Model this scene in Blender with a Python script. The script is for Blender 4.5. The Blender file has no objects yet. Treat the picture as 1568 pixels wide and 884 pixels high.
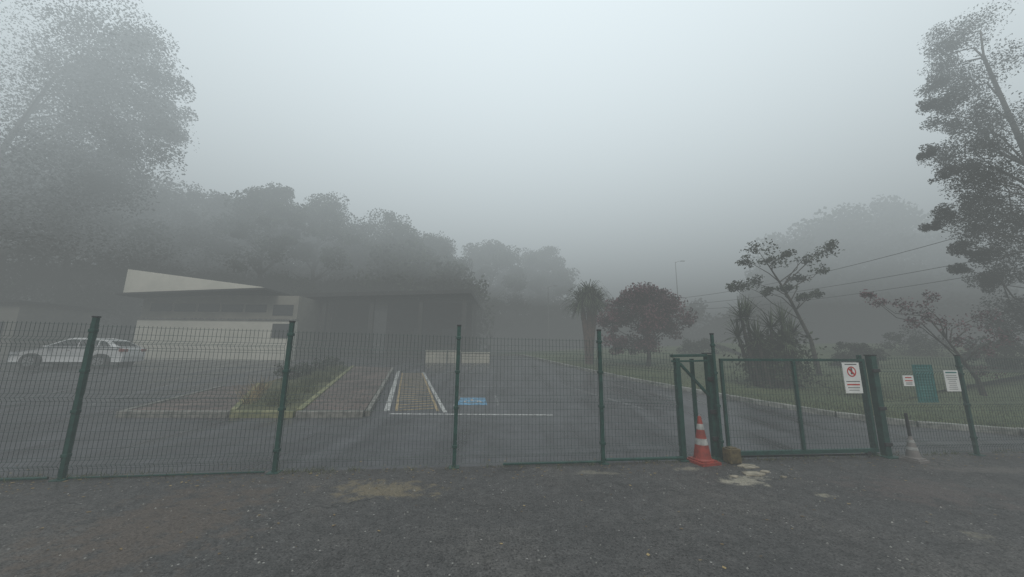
import bpy, math, random
import numpy as np
from mathutils import Matrix, Vector
random.seed(7)
rng = np.random.default_rng(7)
scene = bpy.context.scene
scene.view_settings.view_transform = 'Standard'
scene.view_settings.look = 'None'
scene.view_settings.exposure = 0

# ------------------------------------------------------------------ materials
def new_mat(name):
    m = bpy.data.materials.new(name); m.use_nodes = True
    nt = m.node_tree
    return m, nt, nt.nodes['Principled BSDF']

def N(nt, t, **kw):
    n = nt.nodes.new(t)
    for k, v in kw.items(): setattr(n, k, v)
    return n

def ramp(nt, fac, stops):
    r = N(nt, 'ShaderNodeValToRGB')
    e = r.color_ramp.elements
    while len(e) < len(stops): e.new(0.5)
    for i, (p, c) in enumerate(stops):
        e[i].position = p
        e[i].color = (c[0], c[1], c[2], 1) if isinstance(c, (tuple, list)) else (c, c, c, 1)
    nt.links.new(fac, r.inputs[0])
    return r.outputs[0]

def noise(nt, scale, detail=4, rough=0.55, vec=None):
    n = N(nt, 'ShaderNodeTexNoise')
    n.inputs['Scale'].default_value = scale
    n.inputs['Detail'].default_value = detail
    n.inputs['Roughness'].default_value = rough
    if vec is None:
        tc = N(nt, 'ShaderNodeTexCoord'); vec = tc.outputs['Object']
    nt.links.new(vec, n.inputs['Vector'])
    return n.outputs[0]

def mix(nt, fac, a, b, mode='MIX'):
    m = N(nt, 'ShaderNodeMix', data_type='RGBA', blend_type=mode)
    for s, v in ((m.inputs[0], fac), (m.inputs[6], a), (m.inputs[7], b)):
        if hasattr(v, 'node'): nt.links.new(v, s)
        elif isinstance(v, (int, float)): s.default_value = v if s == m.inputs[0] else (v, v, v, 1)
        else: s.default_value = (*v, 1)
    return m.outputs[2]

def bump(nt, bs, h, strength, dist=0.01):
    b = N(nt, 'ShaderNodeBump')
    b.inputs['Strength'].default_value = strength
    b.inputs['Distance'].default_value = dist
    nt.links.new(h, b.inputs['Height'])
    nt.links.new(b.outputs[0], bs.inputs['Normal'])

def simple(name, c1, c2=None, scale=6, rough=0.6, metal=0, bmp=0.0):
    m, nt, bs = new_mat(name)
    if c2 is None: c2 = tuple(x * 0.75 for x in c1)
    n = noise(nt, scale)
    col = ramp(nt, n, [(0.35, c2), (0.65, c1)])
    nt.links.new(col, bs.inputs['Base Color'])
    bs.inputs['Roughness'].default_value = rough
    bs.inputs['Metallic'].default_value = metal
    if bmp: bump(nt, bs, noise(nt, scale * 8), bmp)
    return m

def leaf_mat(name, dark, light, rough=0.8):
    m, nt, bs = new_mat(name)
    a = N(nt, 'ShaderNodeAttribute', attribute_name='tone')
    col = ramp(nt, a.outputs['Fac'], [(0.0, dark), (1.0, light)])
    nt.links.new(col, bs.inputs['Base Color'])
    bs.inputs['Roughness'].default_value = rough
    return m

def mth(nt, op, a, b=None, clamp=False):
    m = N(nt, 'ShaderNodeMath', operation=op, use_clamp=clamp)
    for i, v in enumerate((a, b)):
        if v is None: continue
        if hasattr(v, 'node'): nt.links.new(v, m.inputs[i])
        else: m.inputs[i].default_value = v
    return m.outputs[0]

def patch_mask(nt, cx, cy, rx, ry):
    tc = N(nt, 'ShaderNodeTexCoord')
    mp = N(nt, 'ShaderNodeMapping')
    mp.inputs['Location'].default_value = (-cx / rx, -cy / ry, 0)
    mp.inputs['Scale'].default_value = (1 / rx, 1 / ry, 0)
    nt.links.new(tc.outputs['Object'], mp.inputs[0])
    ln = N(nt, 'ShaderNodeVectorMath', operation='LENGTH')
    nt.links.new(mp.outputs[0], ln.inputs[0])
    n = mth(nt, 'MULTIPLY', noise(nt, 4.5, 8, 0.72), 3.2)
    v = mth(nt, 'SUBTRACT', mth(nt, 'SUBTRACT', n, 0.95), ln.outputs['Value'])
    return mth(nt, 'MULTIPLY', v, 2.5, True)

def vor_pebbles(nt, scale, keep, d0, d1):
    tc = N(nt, 'ShaderNodeTexCoord')
    vo = N(nt, 'ShaderNodeTexVoronoi'); vo.inputs['Scale'].default_value = scale
    nt.links.new(tc.outputs['Object'], vo.inputs['Vector'])
    sp = N(nt, 'ShaderNodeSeparateColor'); nt.links.new(vo.outputs['Color'], sp.inputs[0])
    pk = ramp(nt, sp.outputs[0], [(keep, 0.0), (keep + .02, 1.0)])
    return mth(nt, 'MULTIPLY', pk, ramp(nt, vo.outputs['Distance'], [(d0, 1.0), (d1, 0.0)]))

# rough old asphalt in the foreground
M_old, nt, bs = new_mat('old_asphalt')
big = noise(nt, 0.55, 6, 0.65)
base = ramp(nt, big, [(0.3, (0.042, 0.040, 0.039)), (0.5, (0.060, 0.057, 0.055)), (0.7, (0.088, 0.081, 0.074))])
fine = noise(nt, 55, 4, 0.8)
base = mix(nt, 1.0, base, ramp(nt, fine, [(0.35, 0.35), (0.65, 1.7)]), 'MULTIPLY')
med = noise(nt, 7, 6, 0.75)
base = mix(nt, 1.0, base, ramp(nt, med, [(0.35, 0.68), (0.65, 1.3)]), 'MULTIPLY')
tc = N(nt, 'ShaderNodeTexCoord')
peb = vor_pebbles(nt, 62, .76, .25, .42)
base = mix(nt, mth(nt, 'MULTIPLY', peb, 0.6), base, (0.19, 0.18, 0.17))
pebd = vor_pebbles(nt, 50, .62, .28, .45)
base = mix(nt, mth(nt, 'MULTIPLY', pebd, 0.65), base, (0.020, 0.019, 0.019))
pk3 = vor_pebbles(nt, 21, .90, .12, .22)
base = mix(nt, mth(nt, 'MULTIPLY', pk3, 0.8), base, (0.40, 0.385, 0.36))
dn = N(nt, 'ShaderNodeVectorMath', operation='ADD')
n3 = N(nt, 'ShaderNodeTexNoise'); n3.inputs['Scale'].default_value = 2.2; n3.inputs['Detail'].default_value = 5
nt.links.new(tc.outputs['Object'], n3.inputs['Vector'])
nt.links.new(tc.outputs['Object'], dn.inputs[0]); nt.links.new(n3.outputs['Color'], dn.inputs[1])
vc = N(nt, 'ShaderNodeTexVoronoi', feature='DISTANCE_TO_EDGE'); vc.inputs['Scale'].default_value = 0.55
nt.links.new(dn.outputs[0], vc.inputs['Vector'])
crack = mth(nt, 'MULTIPLY', ramp(nt, vc.outputs['Distance'], [(0.003, 1.0), (0.012, 0.0)]), ramp(nt, noise(nt, 0.9), [(0.5, 0.0), (0.6, 1.0)]))
base = mix(nt, mth(nt, 'MULTIPLY', crack, 0.8), base, (0.02, 0.02, 0.018))
for (cx, cy, rx, ry, c) in ((-1.5, 4.45, 0.95, 0.45, (0.20, 0.16, 0.095)), (3.0, 4.85, 0.55, 0.27, (0.40, 0.36, 0.28)),
                            (-6.2, 4.1, 1.3, 0.5, (0.11, 0.095, 0.07)), (0.25, 2.0, 0.28, 0.2, (0.26, 0.21, 0.14)), (-.15, 1.85, .22, .2, (.22, .18, .12)),
                            (-3.2, 3.6, 1.3, 1.9, (0.105, 0.080, 0.063)), (2.5, 5.3, 0.4, 0.12, (0.25, 0.22, 0.17)),
                            (1.2, 5.1, 0.5, 0.14, (0.2, 0.18, 0.14)), (7, 5.4, 1.8, 0.3, (0.13, 0.115, 0.105)), (4.2, 3.5, .25, .15, (.22, .2, .15)), (3.6, 4.4, .2, .1, (.3, .27, .2)),
                            (5.0, 4.6, 1.4, .8, (.10, .080, .074))):
    base = mix(nt, mth(nt, 'MULTIPLY', patch_mask(nt, cx, cy, rx, ry), 0.75), base, mix(nt, 1.0, c, ramp(nt, fine, [(0.3, 0.45), (0.7, 1.4)]), 'MULTIPLY'))
nt.links.new(base, bs.inputs['Base Color'])
nt.links.new(ramp(nt, noise(nt, 1.2), [(0.35, 0.45), (0.65, 0.75)]), bs.inputs['Roughness'])
hh = mth(nt, 'ADD', mth(nt, 'MULTIPLY', fine, 0.8), mth(nt, 'SUBTRACT', peb, mth(nt, 'ADD', crack, pebd)))
bump(nt, bs, hh, 1.0, 0.008)

# smooth damp asphalt of the lot
M_lot, nt, bs = new_mat('damp_asphalt')
b1 = ramp(nt, noise(nt, 0.35, 6, 0.65), [(0.3, (0.052, 0.052, 0.057)), (0.7, (0.088, 0.088, 0.094))])
b1 = mix(nt, 1.0, b1, ramp(nt, noise(nt, 50, 3, 0.7), [(0.3, 0.6), (0.7, 1.4)]), 'MULTIPLY')
b1 = mix(nt, 1.0, b1, ramp(nt, noise(nt, 2.2, 7, 0.75), [(0.35, 0.75), (0.65, 1.2)]), 'MULTIPLY')
tc = N(nt, 'ShaderNodeTexCoord'); mp = N(nt, 'ShaderNodeMapping'); mp.inputs['Rotation'].default_value = (0, 0, math.radians(-16)); mp.inputs['Scale'].default_value = (1.6, .16, 1)
nt.links.new(tc.outputs['Object'], mp.inputs[0])
strk = noise(nt, 1.0, 5, .6, mp.outputs[0])
b1 = mix(nt, 1.0, b1, ramp(nt, strk, [(0.35, 0.72), (0.6, 1.15)]), 'MULTIPLY')
nt.links.new(b1, bs.inputs['Base Color'])
nt.links.new(ramp(nt, strk, [(0.35, 0.24), (0.65, 0.5)]), bs.inputs['Roughness'])
bump(nt, bs, noise(nt, 120, 3), 0.3, 0.005)

M_grass, nt, bs = new_mat('lawn_grass')
b1 = ramp(nt, noise(nt, 0.8, 6, 0.7), [(0.3, (0.060, 0.082, 0.036)), (0.55, (0.095, 0.125, 0.052)), (0.75, (0.145, 0.16, 0.075))])
b1 = mix(nt, 1.0, b1, ramp(nt, noise(nt, 30, 4, 0.7), [(0.3, 0.5), (0.7, 1.5)]), 'MULTIPLY')
nt.links.new(b1, bs.inputs['Base Color']); bs.inputs['Roughness'].default_value = 0.9
bump(nt, bs, noise(nt, 40, 4), 1.0, 0.04)

M_ground = simple('earth_ground', (0.06, 0.075, 0.035), (0.035, 0.04, 0.025), 0.6, 0.95)
M_soil = simple('bed_soil', (0.10, 0.10, 0.042), (0.045, 0.05, 0.022), 5, 0.95, bmp=0.5)
M_conc = simple('kerb_concrete', (0.25, 0.24, 0.215), (0.11, 0.11, 0.10), 7, 0.8, bmp=0.3)
M_kerbw = simple('worn_painted_kerb', (0.36, 0.36, 0.33), (0.14, 0.14, 0.125), 5, 0.8, bmp=0.3)
M_kerby = simple('mossy_kerb', (0.26, 0.25, 0.13), (0.11, 0.125, 0.06), 5, 0.85, bmp=0.3)
M_dark = simple('dark_trim', (0.03, 0.032, 0.034), None, 6, 0.6)

def paint_mat(name, col, wear=(0.065, 0.066, 0.068), lo=0.42, hi=0.56):
    m, nt, bs = new_mat(name)
    c = mix(nt, ramp(nt, noise(nt, 14, 8, 0.75), [(lo - 0.12, 0.0), (hi - 0.1, 1.0)]), wear, col)
    nt.links.new(c, bs.inputs['Base Color']); bs.inputs['Roughness'].default_value = 0.6
    return m
M_white = paint_mat('white_road_paint', (0.56, 0.56, 0.54), lo=.50, hi=.66)
M_faint = paint_mat('worn_white_paint', (0.24, 0.24, 0.24), lo=0.55, hi=0.68)
M_yellow = paint_mat('yellow_road_paint', (0.42, 0.30, 0.14), lo=.48, hi=.66)
M_blue = paint_mat('blue_road_paint', (0.12, 0.34, 0.54), lo=.48, hi=.66)

M_brick, nt, bs = new_mat('red_pavers')
bt = N(nt, 'ShaderNodeTexBrick'); bt.inputs['Scale'].default_value = 1.0
bt.inputs['Color1'].default_value = (0.135, 0.094, 0.080, 1); bt.inputs['Color2'].default_value = (0.090, 0.070, 0.063, 1)
bt.inputs['Mortar'].default_value = (0.04, 0.04, 0.036, 1)
bt.inputs['Brick Width'].default_value = 0.42; bt.inputs['Row Height'].default_value = 0.21; bt.inputs['Mortar Size'].default_value = 0.018
tc = N(nt, 'ShaderNodeTexCoord'); mp = N(nt, 'ShaderNodeMapping'); mp.inputs['Rotation'].default_value = (0, 0, math.radians(-15))
nt.links.new(tc.outputs['Object'], mp.inputs[0]); nt.links.new(mp.outputs[0], bt.inputs['Vector'])
c = mix(nt, 1.0, bt.outputs['Color'], ramp(nt, noise(nt, 1.5, 5), [(0.3, 0.55), (0.7, 1.4)]), 'MULTIPLY')
nt.links.new(c, bs.inputs['Base Color']); bs.inputs['Roughness'].default_value = 0.6

M_green = simple('green_fence_paint', (0.020, 0.075, 0.060), (0.012, 0.045, 0.038), 9, 0.45)
M_wire = simple('green_wire_coating', (0.018, 0.045, 0.038), (0.010, 0.028, 0.024), 9, 0.5)
M_bark = simple('bark', (0.055, 0.048, 0.038), (0.028, 0.024, 0.02), 8, 0.95, bmp=0.6)
M_leafd = leaf_mat('dark_foliage', (0.016, 0.024, 0.014), (0.044, 0.062, 0.032))
M_leafg = leaf_mat('grey_green_foliage', (0.016, 0.020, 0.017), (0.038, 0.044, 0.038))
M_leafr = leaf_mat('purple_foliage', (0.045, 0.018, 0.026), (0.16, 0.06, 0.075))
M_leafs = leaf_mat('spiky_foliage', (0.018, 0.032, 0.014), (0.075, 0.10, 0.045))
M_weed = leaf_mat('weed_blades', (0.040, 0.055, 0.024), (0.14, 0.15, 0.07))
M_dry = leaf_mat('dead_leaf', (0.10, 0.06, 0.03), (0.36, 0.27, 0.13))
M_wall = simple('cream_wall', (0.82, 0.79, 0.69), (0.70, 0.68, 0.59), 0.9, 0.85)
M_wall2 = simple('beige_wall', (0.30, 0.285, 0.24), (0.22, 0.21, 0.18), 0.8, 0.85)
M_roof = simple('roof_sheet', (0.05, 0.05, 0.05), (0.03, 0.03, 0.03), 1.5, 0.8)
M_glass = simple('dark_glass', (0.05, 0.055, 0.06), None, 2, 0.3)
M_car = simple('white_car_paint', (0.88, 0.89, 0.90), (0.84, 0.85, 0.86), 1.0, 0.25)
M_tyre = simple('tyre_rubber', (0.02, 0.02, 0.02), None, 10, 0.8)
M_rim = simple('wheel_alloy', (0.45, 0.46, 0.47), None, 8, 0.35, 0.6)
M_redl = simple('tail_lamp', (0.35, 0.03, 0.02), None, 8, 0.3)
M_lampg = simple('lamp_lens', (0.6, 0.62, 0.64), None, 8, 0.2)
M_orange = simple('orange_cone_plastic', (0.34, 0.048, 0.030), (0.19, 0.036, 0.026), 12, 0.55)
M_coneW = simple('reflective_white_band', (0.44, 0.44, 0.42), (0.24, 0.24, 0.23), 14, 0.5)
M_block = simple('wood_block', (0.16, 0.12, 0.055), (0.07, 0.055, 0.03), 14, 0.9, bmp=0.5)
M_sign = simple('sign_white_board', (0.78, 0.78, 0.76), (0.66, 0.67, 0.65), 5, 0.4)
M_teal = simple('teal_board', (0.05, 0.20, 0.19), (0.04, 0.155, 0.15), 5, 0.5)
M_red = simple('sign_red', (0.55, 0.04, 0.03), None, 8, 0.5)
M_ink = simple('sign_ink', (0.04, 0.04, 0.045), None, 8, 0.6)
M_pole = simple('grey_pole', (0.20, 0.20, 0.19), (0.13, 0.13, 0.12), 5, 0.7)

# ------------------------------------------------------------------ mesh tools
class MB:
    def __init__(s): s.v = []; s.f = []; s.m = []
    def face(s, pts, mi=0):
        b = len(s.v); s.v += [tuple(p) for p in pts]; s.f.append(tuple(range(b, b + len(pts)))); s.m.append(mi)
    def box(s, c, d, rot=0.0, mi=0):
        b = len(s.v); cr, sr = math.cos(rot), math.sin(rot)
        for dz in (-.5, .5):
            for dx, dy in ((-.5, -.5), (.5, -.5), (.5, .5), (-.5, .5)):
                x, y, z = dx * d[0], dy * d[1], dz * d[2]
                s.v.append((c[0] + x * cr - y * sr, c[1] + x * sr + y * cr, c[2] + z))
        for q in ((3, 2, 1, 0), (4, 5, 6, 7), (0, 1, 5, 4), (1, 2, 6, 5), (2, 3, 7, 6), (3, 0, 4, 7)):
            s.f.append(tuple(b + i for i in q)); s.m.append(mi)
    def tube(s, pts, rad, n=6, mi=0, cap=False, phase=0.0):
        pts = [Vector(p) for p in pts]
        if not hasattr(rad, '__len__'): rad = [rad] * len(pts)
        b = len(s.v)
        for i, p in enumerate(pts):
            d = (pts[min(i + 1, len(pts) - 1)] - pts[max(i - 1, 0)])
            if d.length < 1e-9: d = Vector((0, 0, 1))
            d.normalize()
            ref = Vector((0, 1, 0)) if abs(d.y) < 0.9 else Vector((1, 0, 0))
            u = d.cross(ref).normalized(); w = d.cross(u)
            for k in range(n):
                a = phase + 2 * math.pi * k / n
                s.v.append(tuple(p + (u * math.cos(a) + w * math.sin(a)) * rad[i]))
        for i in range(len(pts) - 1):
            for k in range(n):
                k2 = (k + 1) % n
                s.f.append((b + i * n + k, b + i * n + k2, b + (i + 1) * n + k2, b + (i + 1) * n + k)); s.m.append(mi)
        if cap:
            s.f.append(tuple(b + k for k in range(n))[::-1]); s.m.append(mi)
            e = b + (len(pts) - 1) * n
            s.f.append(tuple(e + k for k in range(n))); s.m.append(mi)
    def prism(s, poly, top, bot, mi_top=0, mi_side=0):
        n = len(poly); b = len(s.v)
        for (x, y) in poly: s.v.append((x, y, top(x, y)))
        for (x, y) in poly: s.v.append((x, y, bot(x, y)))
        s.f.append(tuple(range(b, b + n))); s.m.append(mi_top)
        for i in range(n):
            j = (i + 1) % n
            s.f.append((b + i, b + n + i, b + n + j, b + j)); s.m.append(mi_side)
    def obj(s, name, mats, parent=None, smooth=False, bevel=0):
        me = bpy.data.meshes.new(name); me.from_pydata(s.v, [], s.f)
        for m in mats: me.materials.append(m)
        me.polygons.foreach_set('material_index', s.m)
        if smooth: me.polygons.foreach_set('use_smooth', [True] * len(s.f))
        me.update()
        o = bpy.data.objects.new(name, me); scene.collection.objects.link(o)
        if parent: o.parent = parent
        if bevel:
            md = o.modifiers.new('bevel', 'BEVEL'); md.width = bevel; md.segments = 2; md.limit_method = 'ANGLE'
        return o

def empty(name, loc=(0, 0, 0)):
    e = bpy.data.objects.new(name, None); scene.collection.objects.link(e); e.location = loc; e.empty_display_size = 0.3
    return e

def quads_obj(name, V, F, MI, tone, mats, parent=None):
    me = bpy.data.meshes.new(name)
    V = np.asarray(V, dtype=np.float32); F = np.asarray(F, dtype=np.int32)
    me.vertices.add(len(V)); me.vertices.foreach_set('co', V.ravel())
    me.loops.add(F.size); me.loops.foreach_set('vertex_index', F.ravel())
    me.polygons.add(len(F)); me.polygons.foreach_set('loop_start', np.arange(0, F.size, 4, dtype=np.int32))
    me.polygons.foreach_set('material_index', np.asarray(MI, dtype=np.int32))
    me.update(calc_edges=True)
    for m in mats: me.materials.append(m)
    at = me.attributes.new('tone', 'FLOAT', 'FACE'); at.data.foreach_set('value', np.asarray(tone, dtype=np.float32))
    me.validate()
    o = bpy.data.objects.new(name, me); scene.collection.objects.link(o)
    if parent: o.parent = parent
    return o

def clipn(n, lim=1.7):
    g = rng.normal(size=(n, 3)); l = np.linalg.norm(g, axis=1)[:, None]
    return g * np.minimum(1, lim / l)

def leaf_quads(C, size, elong=1.6, droop=0.0):
    n = len(C)
    a = rng.normal(size=(n, 3)); a[:, 2] -= droop
    a /= np.linalg.norm(a, axis=1)[:, None]
    r = rng.normal(size=(n, 3)); b = np.cross(a, r); b /= np.linalg.norm(b, axis=1)[:, None]
    s = (size * rng.uniform(0.6, 1.35, n))[:, None]
    V = np.stack([C - a * s * elong * .5, C + b * s * .5, C + a * s * elong * .5, C - b * s * .5], axis=1).reshape(-1, 3)
    F = np.arange(4 * n).reshape(-1, 4)
    return V, F

def make_tree(name, trunk, r0, clumps, leaf, mats, puff=0.24, subs=14, elong=1.6, droop=0.2, twigs=True, flat=0.65, rbk=.30):
    mb = MB(); T = [Vector(p) for p in trunk]
    rad = [r0 * (1 - 0.72 * i / (len(T) - 1)) for i in range(len(T))]
    rad[0] *= 1.25
    mb.tube(T, rad, 8)
    C = []; tone = []
    for (x, y, z, rx, ry, rz, n) in clumps:
        c = Vector((x, y, z)); best = None
        for i in range(1, len(T)):
            for t in (0.0, 0.25, 0.5, 0.75, 1.0):
                p = T[i - 1].lerp(T[i], t)
                dh = math.hypot(p.x - c.x, p.y - c.y)
                sc = abs((c.z - p.z) - 0.7 * dh) + 0.3 * dh
                if p.z < (T[0].z + 0.35 * (T[-1].z - T[0].z)): sc += 2
                if best is None or sc < best[0]: best = (sc, p, i)
        p0 = best[1]; m1 = p0.lerp(c, 0.4) + Vector((random.uniform(-.15, .15), random.uniform(-.15, .15), random.uniform(0, .18))) * (c - p0).length
        m2 = p0.lerp(c, 0.75) + Vector((random.uniform(-.1, .1), random.uniform(-.1, .1), random.uniform(-.05, .12))) * (c - p0).length
        rb = max(0.012, r0 * rbk)
        mb.tube([p0, m1, m2, c], [rb, rb * .7, rb * .45, rb * .25], 5)
        R = (rx + ry + rz) / 3
        for k in range(subs):
            d = rng.normal(size=3); d /= np.linalg.norm(d)
            d[2] = d[2] * 0.9 + 0.1
            q = np.array([x, y, z]) + d * np.array([rx, ry, rz]) * rng.uniform(0.25, 1.15) ** 0.6
            if twigs:
                qq = Vector(q); mm = c.lerp(qq, .5) + Vector((random.uniform(-.1, .1), random.uniform(-.1, .1), random.uniform(-.02, .12))) * R
                mb.tube([c, mm, qq], [rb * .25, rb * .15, rb * .05 + .002], 3)
            cnt = max(3, int(n / subs * rng.uniform(0.4, 1.6)))
            pf = puff * R * rng.uniform(0.6, 1.4)
            C.append(q + clipn(cnt) * np.array([pf, pf, pf * flat]))
            tone.append(np.clip(rng.uniform(0.15, 0.75) + rng.normal(0, .18, cnt), 0, 1))
    C = np.concatenate(C); tone = np.concatenate(tone)
    LV, LF = leaf_quads(C, leaf, elong, droop)
    TV = np.array(mb.v); TF = np.array(mb.f)
    V = np.concatenate([TV, LV]); F = np.concatenate([TF, LF + len(TV)])
    MI = np.concatenate([np.zeros(len(TF)), np.ones(len(LF))])
    return quads_obj(name, V, F, MI, np.concatenate([np.zeros(len(TF)), tone]), mats)

def terr(y):
    return 0.0 if y < 8.5 else (0.06 * (y - 8.5) if y < 29 else 1.23)
def T3(x, y, o=0.0): return (x, y, terr(y) + o)

# ------------------------------------------------------------------ ground
mb = MB()
ys = [-1500, 8.5, 29, 1500]
for i in range(3):
    mb.face([(-1500, ys[i], terr(ys[i])), (1500, ys[i], terr(ys[i])), (1500, ys[i + 1], terr(ys[i + 1])), (-1500, ys[i + 1], terr(ys[i + 1]))])
mb.obj('ground', [M_ground])
def fy(x): return 5.32 + 0.118 * x
mb = MB()
mb.face([(-40, -25, .004), (26, -25, .004), (26, fy(26) + .06, .004), (-40, fy(-40) + .06, .004)])
mb.obj('road', [M_old])
mb = MB()
mb.face([(-40, fy(-40) + .06, .004), (26, fy(26) + .06, .004), (26, 8.5, .004), (-40, 8.5, .004)])
mb.face([(-40, 8.5, .004), (26, 8.5, .004), (26, 29, 1.234), (-40, 29, 1.234)])
mb.obj('parking_lot', [M_lot])

K = [(30, 6.9), (22, 7.0), (16, 7.15), (12.6, 7.35), (10.6, 7.8), (9.3, 8.5), (8.3, 9.4), (7.5, 10.6), (6.7, 12.2), (5.7, 14.3), (4.8, 16.6), (3.9, 19.2), (2.9, 22.5), (1.9, 26), (1.0, 29), (-1, 36), (-3, 60)]
mb = MB()
S = [0, 0.5, 1.5, 3, 5, 8, 12, 18, 26, 40, 80, 160]
rows = []
for i, (x, y) in enumerate(K):
    row = []
    for s in S:
        n = Vector((1.0, 0.35)).normalized() if s > 0 else Vector((0, 0))
        px_, py = x + n.x * s, y + n.y * s
        if i < 6: px_, py = x + s * 0.33, y + s * 0.95
        row.append((px_, py, terr(py) + 0.11 + 0.055 * min(s, 22) + (0.03 * math.sin(px_ * 1.7 + py) if 0 < s < 30 else 0)))
    rows.append(row)
for i in range(len(rows) - 1):
    for j in range(len(S) - 1):
        mb.face([rows[i][j], rows[i][j + 1], rows[i + 1][j + 1], rows[i + 1][j]])
mb.obj('lawn', [M_grass])
mb = MB()
for i in range(len(K) - 1):
    a, b = Vector(K[i]), Vector(K[i + 1]); d = (b - a).normalized(); n = Vector((-d.y, d.x))
    if n.x > 0: n = -n
    L = (b - a).length; k = max(1, int(L / 1.0))
    for q in range(k):
        p = a.lerp(b, q / k) + d * .008; r = a.lerp(b, (q + 1) / k) - d * .008
        quad = [p, r, r + n * .14, p + n * .14]
        mb.prism([(v.x, v.y) for v in quad], lambda x, y: terr(y) + .13 + random.uniform(-.006, .006), lambda x, y: terr(y) - .05)
mb.obj('kerb', [M_kerbw], bevel=0.012)
n = 16000
ii = rng.uniform(2, 12, n); s = rng.uniform(0, 1, n) ** 1.6 * 7
P = []
for a, q in zip(ii, s):
    i = int(a); t = a - i
    x = K[i][0] * (1 - t) + K[i + 1][0] * t; y = K[i][1] * (1 - t) + K[i + 1][1] * t
    w = max(0, min(1, (6 - a)))
    px_ = x + q * (0.94 * (1 - w) + 0.33 * w); py = y + q * (0.33 * (1 - w) + 0.95 * w)
    P.append((px_, py, terr(py) + .11 + .055 * q))
def blades(name, P, h, w, mat, lean=0.35, tone=None):
    P = np.array(P); n = len(P)
    a = rng.uniform(0, 2 * math.pi, n); d = np.stack([np.cos(a), np.sin(a), np.zeros(n)], 1)
    le = rng.normal(size=(n, 3)) * lean; le[:, 2] = 1; hh = (h * rng.uniform(.4, 1.3, n))[:, None]
    tip = P + le * hh
    V = np.stack([P - d * w / 2, P + d * w / 2, tip + d * w * .1, tip - d * w * .1], 1).reshape(-1, 3)
    return quads_obj(name, V, np.arange(4 * n).reshape(-1, 4), np.zeros(n), rng.uniform(0, 1, n) if tone is None else tone, [mat])
blades('lawn_grass_blades', P, 0.09, 0.012, M_weed)

P = []
for k in range(260):
    x = rng.uniform(-9, 9); y = fy(x) + rng.normal(0.0, .05)
    if rng.uniform() < .45 and x > -2: continue
    m = rng.integers(5, 26)
    for _ in range(m): P.append((x + rng.normal(0, .05), y + rng.normal(0, .03), 0))
blades('fence_line_weeds', P, 0.055, 0.006, M_weed, .6)
n = 760
x = np.concatenate([rng.uniform(-8, 9, 600), rng.uniform(-5, 6, 160)])
y = np.concatenate([5.32 + .118 * x[:600] + rng.normal(-.12, .22, 600), rng.uniform(1.5, 5, 160)])
C = np.stack([x, y, np.full(n, .012)], 1)
V, F = leaf_quads(C, .028, 1.5)
V = V.reshape(-1, 4, 3); V[:, :, 2] = .007 + np.abs(V[:, :, 2] - .012) * .35; V = V.reshape(-1, 3)
quads_obj('leaf_litter', V, F, np.zeros(n), rng.uniform(0, 1, n), [M_dry])
mb = MB(); lx, ly = 2.60, 2.62
pts = []
for k in range(14):
    a = 2 * math.pi * k / 14; r = .055 * (1 + .35 * math.cos(3 * a) + random.uniform(-.15, .15))
    pts.append((lx + r * math.cos(a), ly + r * .8 * math.sin(a), .020 + .012 * math.sin(2 * a)))
for k in range(14): mb.face([(lx, ly, .014), pts[k], pts[(k + 1) % 14]])
mb.obj('fallen_leaf', [simple('tan_leaf', (0.30, 0.25, 0.15), (0.18, 0.14, 0.08), 20, .8)])
mb = MB()
for k in range(650):
    x = rng.uniform(-7, 8); y = rng.uniform(1.4, fy(x) - .05); r = rng.uniform(.004, .013)
    m = [Vector((x + r * random.uniform(.7, 1.2) * math.cos(a), y + r * random.uniform(.7, 1.2) * math.sin(a), .003)) for a in (0, 1.57, 3.14, 4.71)]
    t = Vector((x, y, r * .9 + .004))
    for q in range(4): mb.face([m[q], m[(q + 1) % 4], t])
mb.obj('loose_gravel', [simple('stone', (0.34, 0.33, 0.30), (0.15, 0.15, 0.14), 9, .8)])

# ------------------------------------------------------------------ traffic island, pavement, markings
bt_ = lambda x, y: terr(y) - .05
mb = MB()
mb.prism([(-9.0, 8.62), (-6.62, 8.72), (-8.9, 12.9), (-9.6, 12.3)], lambda x, y: terr(y) + .12, bt_, 0, 1)
mb.prism([(-5.0, 8.78), (-3.52, 8.86), (-6.1, 18.4), (-8.15, 18.8)], lambda x, y: terr(y) + .13, bt_, 0, 1)
mb.obj('pavement', [M_brick, M_conc])
mb = MB()
mb.prism([(-6.6, 8.74), (-5.14, 8.82), (-8.3, 18.8), (-9.9, 18.7), (-8.9, 13.0)], lambda x, y: terr(y) + .11, bt_, 0, 1)
mb.obj('planting_bed', [M_soil, M_conc])
def strip(mb, a, b, w, top, bot=-.05, mi=0, seg=1.0):
    a, b = Vector(a), Vector(b); d = (b - a).normalized(); n = Vector((-d.y, d.x)) * w / 2
    k = max(1, int((b - a).length / seg))
    for q in range(k):
        p = a.lerp(b, q / k) + d * .006; r = a.lerp(b, (q + 1) / k) - d * .006
        mb.prism([(v.x, v.y) for v in (p - n, r - n, r + n, p + n)], lambda x, y: terr(y) + top, lambda x, y: terr(y) + bot, mi, mi)
mb = MB()
strip(mb, (-9.1, 8.57), (-6.6, 8.66), .12, .145, mi=0)
strip(mb, (-9.1, 8.7), (-9.72, 12.3), .12, .14, mi=0)
strip(mb, (-6.55, 8.66), (-5.1, 8.72), .13, .15, mi=1)
strip(mb, (-5.05, 8.72), (-3.5, 8.8), .12, .15, mi=0)
strip(mb, (-5.07, 8.85), (-8.24, 18.8), .14, .17, mi=1)
strip(mb, (-6.62, 8.8), (-8.95, 12.95), .12, .15, mi=1)
strip(mb, (-3.45, 8.9), (-6.04, 18.4), .11, .14, mi=0)
mb.obj('island_kerb', [M_conc, M_kerby], bevel=.012)

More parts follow.
